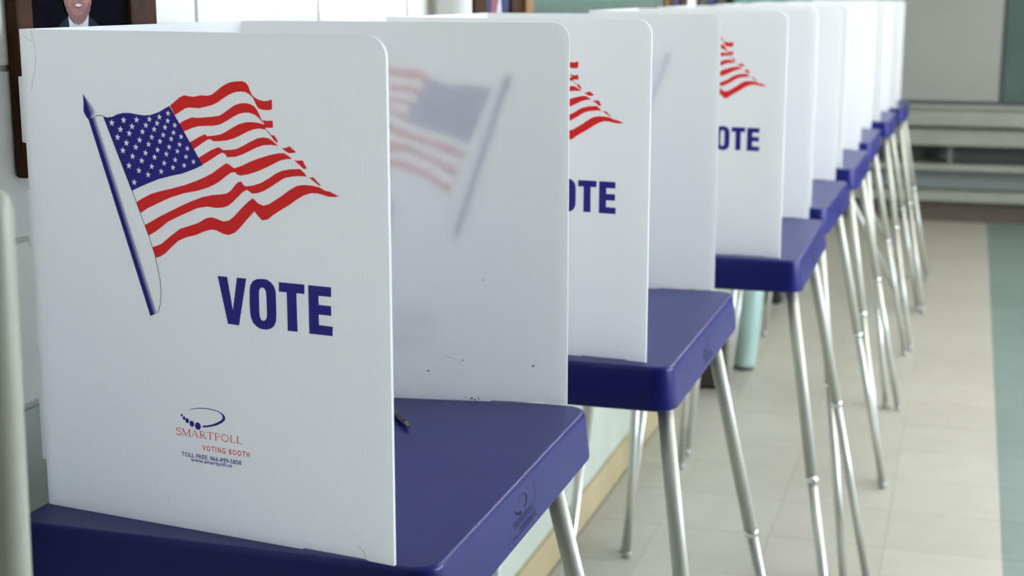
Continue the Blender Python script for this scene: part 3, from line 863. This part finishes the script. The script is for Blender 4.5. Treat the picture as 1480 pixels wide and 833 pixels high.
t, (a, b, c, d) = wall_frame('framed_picture', 4.985, 5.360, 1.30, 1.74, 0.12, 'dark framed picture just beyond the green board', M['frame_wood'])
box('print_backing', (0.002, 0.010, a, b, c, d), M['photo_suit'], t)
flat('printed_figure', t, [(a + 0.02, c), (a + 0.03, c + 0.12), (a + 0.07, c + 0.16), (a + 0.11, c + 0.12), (a + 0.12, c)], 0.0106, M['photo_blue'])
t, (a, b, c, d) = wall_frame('framed_picture', 5.610, 6.180, 1.30, 1.74, 0.15, 'dark framed slate picture before the teal curtain', M['dark_brown'])
box('print_backing', (0.002, 0.010, a, b, c, d), M['photo_suit'], t)
flat('printed_figure', t, [(a + 0.05, c), (a + 0.06, c + 0.14), (a + 0.12, c + 0.2), (a + 0.18, c + 0.14), (a + 0.2, c)], 0.0106, M['photo_blue'])

# teal curtain further along the wall, in soft pleats
ct = empty('curtain', (WX, 7.8, 1.1))
tag(ct, 'teal pleated curtain hanging high on the left wall behind the far booths', 'curtain')
bm = bmesh.new()
n = 160
prev = None
for i in range(n + 1):
    yv = -1.55 + 3.1 * i / n
    xv = 0.045 + 0.022 * math.sin(i / n * 2 * math.pi * 17) + 0.006 * math.sin(i * 0.9)
    p = (bm.verts.new((xv, yv, 0.0)), bm.verts.new((xv, yv, 1.2)))
    if prev:
        f = bm.faces.new((prev[0], p[0], p[1], prev[1]))
        f.smooth = True
    prev = p
cl = from_bm('cloth', bm, M['curtain'], ct)
sm = cl.modifiers.new('thickness', 'SOLIDIFY')
sm.thickness = 0.003
tube('curtain_rod', [((0.045, -1.6, 1.215), 0.012), ((0.045, 1.6, 1.215), 0.012)], M['pipe'], ct)

# ------------------------------------------------------------------ the end of the room
EY = ROOM_Y1
o = empty('display_board', (-0.14, EY, 0.76))
tag(o, 'large pale grey board on the end wall above the shelf bench', 'board')
box('board_face', (-0.50, 0.325, -0.018, -0.002, 0.0, 1.3), M['board_grey'], o)
box('board_edge', (0.3255, 0.345, -0.024, -0.002, 0.0, 1.3), M['dark_edge'], o)
box('board_edge', (-0.50, 0.325, -0.024, -0.0185, 0.0, 0.022), M['dark_edge'], o)
o = empty('chalkboard', (0.95, EY, 0.76))
tag(o, 'dark teal board at the right edge of the end wall', 'board')
box('board_face', (-0.74, 0.75, -0.018, -0.002, 0.02, 1.3), M['board_teal'], o)
box('board_edge', (-0.74, 0.75, -0.024, -0.002, 0.0, 0.0195), M['dark_edge'], o)

s = empty('shelf_bench', (0.3, EY - 0.18, 0))
tag(s, 'long pale shelf bench against the end wall with open dark shelves', 'shelf')
SX0, SX1 = -1.22, 2.2
box('top_slab', (SX0, SX1, -0.24, 0.179, 0.640, 0.735), M['shelf_pale'], s, bevel=0.012)
box('front_rail', (SX0, SX1, -0.20, -0.16, 0.510, 0.618), M['shelf_pale'], s, bevel=0.006)
box('shelf_board', (SX0, SX1, -0.20, 0.15, 0.345, 0.385), M['shelf_pale'], s, bevel=0.005)
box('shelf_board', (SX0, SX1, -0.20, 0.15, 0.140, 0.205), M['shelf_pale'], s, bevel=0.005)
box('back_board', (SX0, SX1, 0.152, 0.172, 0.205, 0.639), M['shelf_dark'], s)
box('lower_back_board', (SX0, SX1, 0.03, 0.05, 0.2055, 0.3445), M['shelf_blue'], s)
box('toe_board', (SX0, SX1, -0.14, -0.12, 0.0, 0.1395), M['toe'], s)
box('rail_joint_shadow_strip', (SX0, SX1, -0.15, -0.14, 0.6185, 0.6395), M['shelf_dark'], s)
for x in (SX0 + 0.001, -0.42, 0.46, 1.30, SX1 - 0.031):
    bm = bmesh.new()
    add_box(bm, x, x + 0.03, -0.13, 0.03, 0.3855, 0.5095)
    from_bm('bracket', bm, M['shelf_dark'], s)

# ------------------------------------------------------------------ things standing behind the booths
mp = empty('mint_post', (-0.822, 5.90, 0), 0)
tag(mp, 'mint green round post standing behind the booths near the wall', 'post')
tube('post_shaft', [((0, 0, 0.012), 0.048), ((0.002, 0, 0.03), 0.050), ((0.06, 0.02, 0.80), 0.052)], M['mint'], mp, 28)
tube('post_foot', [((0, 0, 0), 0.044), ((0, 0, 0.0118), 0.044)], M['black'], mp, 24)

bx = empty('dark_floor_form', (-0.905, 5.62, 0))  # box shape built for an indistinct dark blob by the wall
tag(bx, 'low dark brown box-shaped form on the floor by the wall, left of the mint post', 'box')
box('box_body', (-0.055, 0.06, -0.10, 0.10, 0.012, 0.17), M['dark_brown'], bx, bevel=0.006)
box('box_lid', (-0.06, 0.065, -0.105, 0.105, 0.1705, 0.19), M['black'], bx, bevel=0.004)
for sx in (-0.045, 0.035):
    for sy in (-0.09, 0.07):
        box('box_foot', (sx, sx + 0.02, sy, sy + 0.02, 0.0, 0.0118), M['black'], bx)

bk = empty('black_case', (-0.875, 7.28, 0))
tag(bk, 'small black case on the floor to the right of the mint post', 'case')
box('case_body', (-0.035, 0.035, -0.06, 0.06, 0.006, 0.15), M['black'], bk, bevel=0.008)
box('case_base', (-0.038, 0.038, -0.063, 0.063, 0.0, 0.0058), M['dark_edge'], bk)
box('case_handle', (-0.006, 0.006, -0.03, 0.03, 0.1502, 0.168), M['dark_edge'], bk, bevel=0.003)

# ------------------------------------------------------------------ pole in the left foreground
fp = empty('metal_pole', (-0.616, 0.800, 0))
tag(fp, 'pale beige metal pole in the left foreground, out of focus', 'pole')
tube('pole_shaft', [((0, 0, 0.020), 0.0145), ((0.0198, 0.005, 1.362), 0.0145), ((0.02, 0.005, 1.372), 0.0125), ((0.02, 0.005, 1.376), 0.008)], M['pole'], fp, 28)
tube('pole_base', [((0, 0, 0.0), 0.125), ((0, 0, 0.010), 0.125), ((0, 0, 0.020), 0.07)], M['pole'], fp, 36)
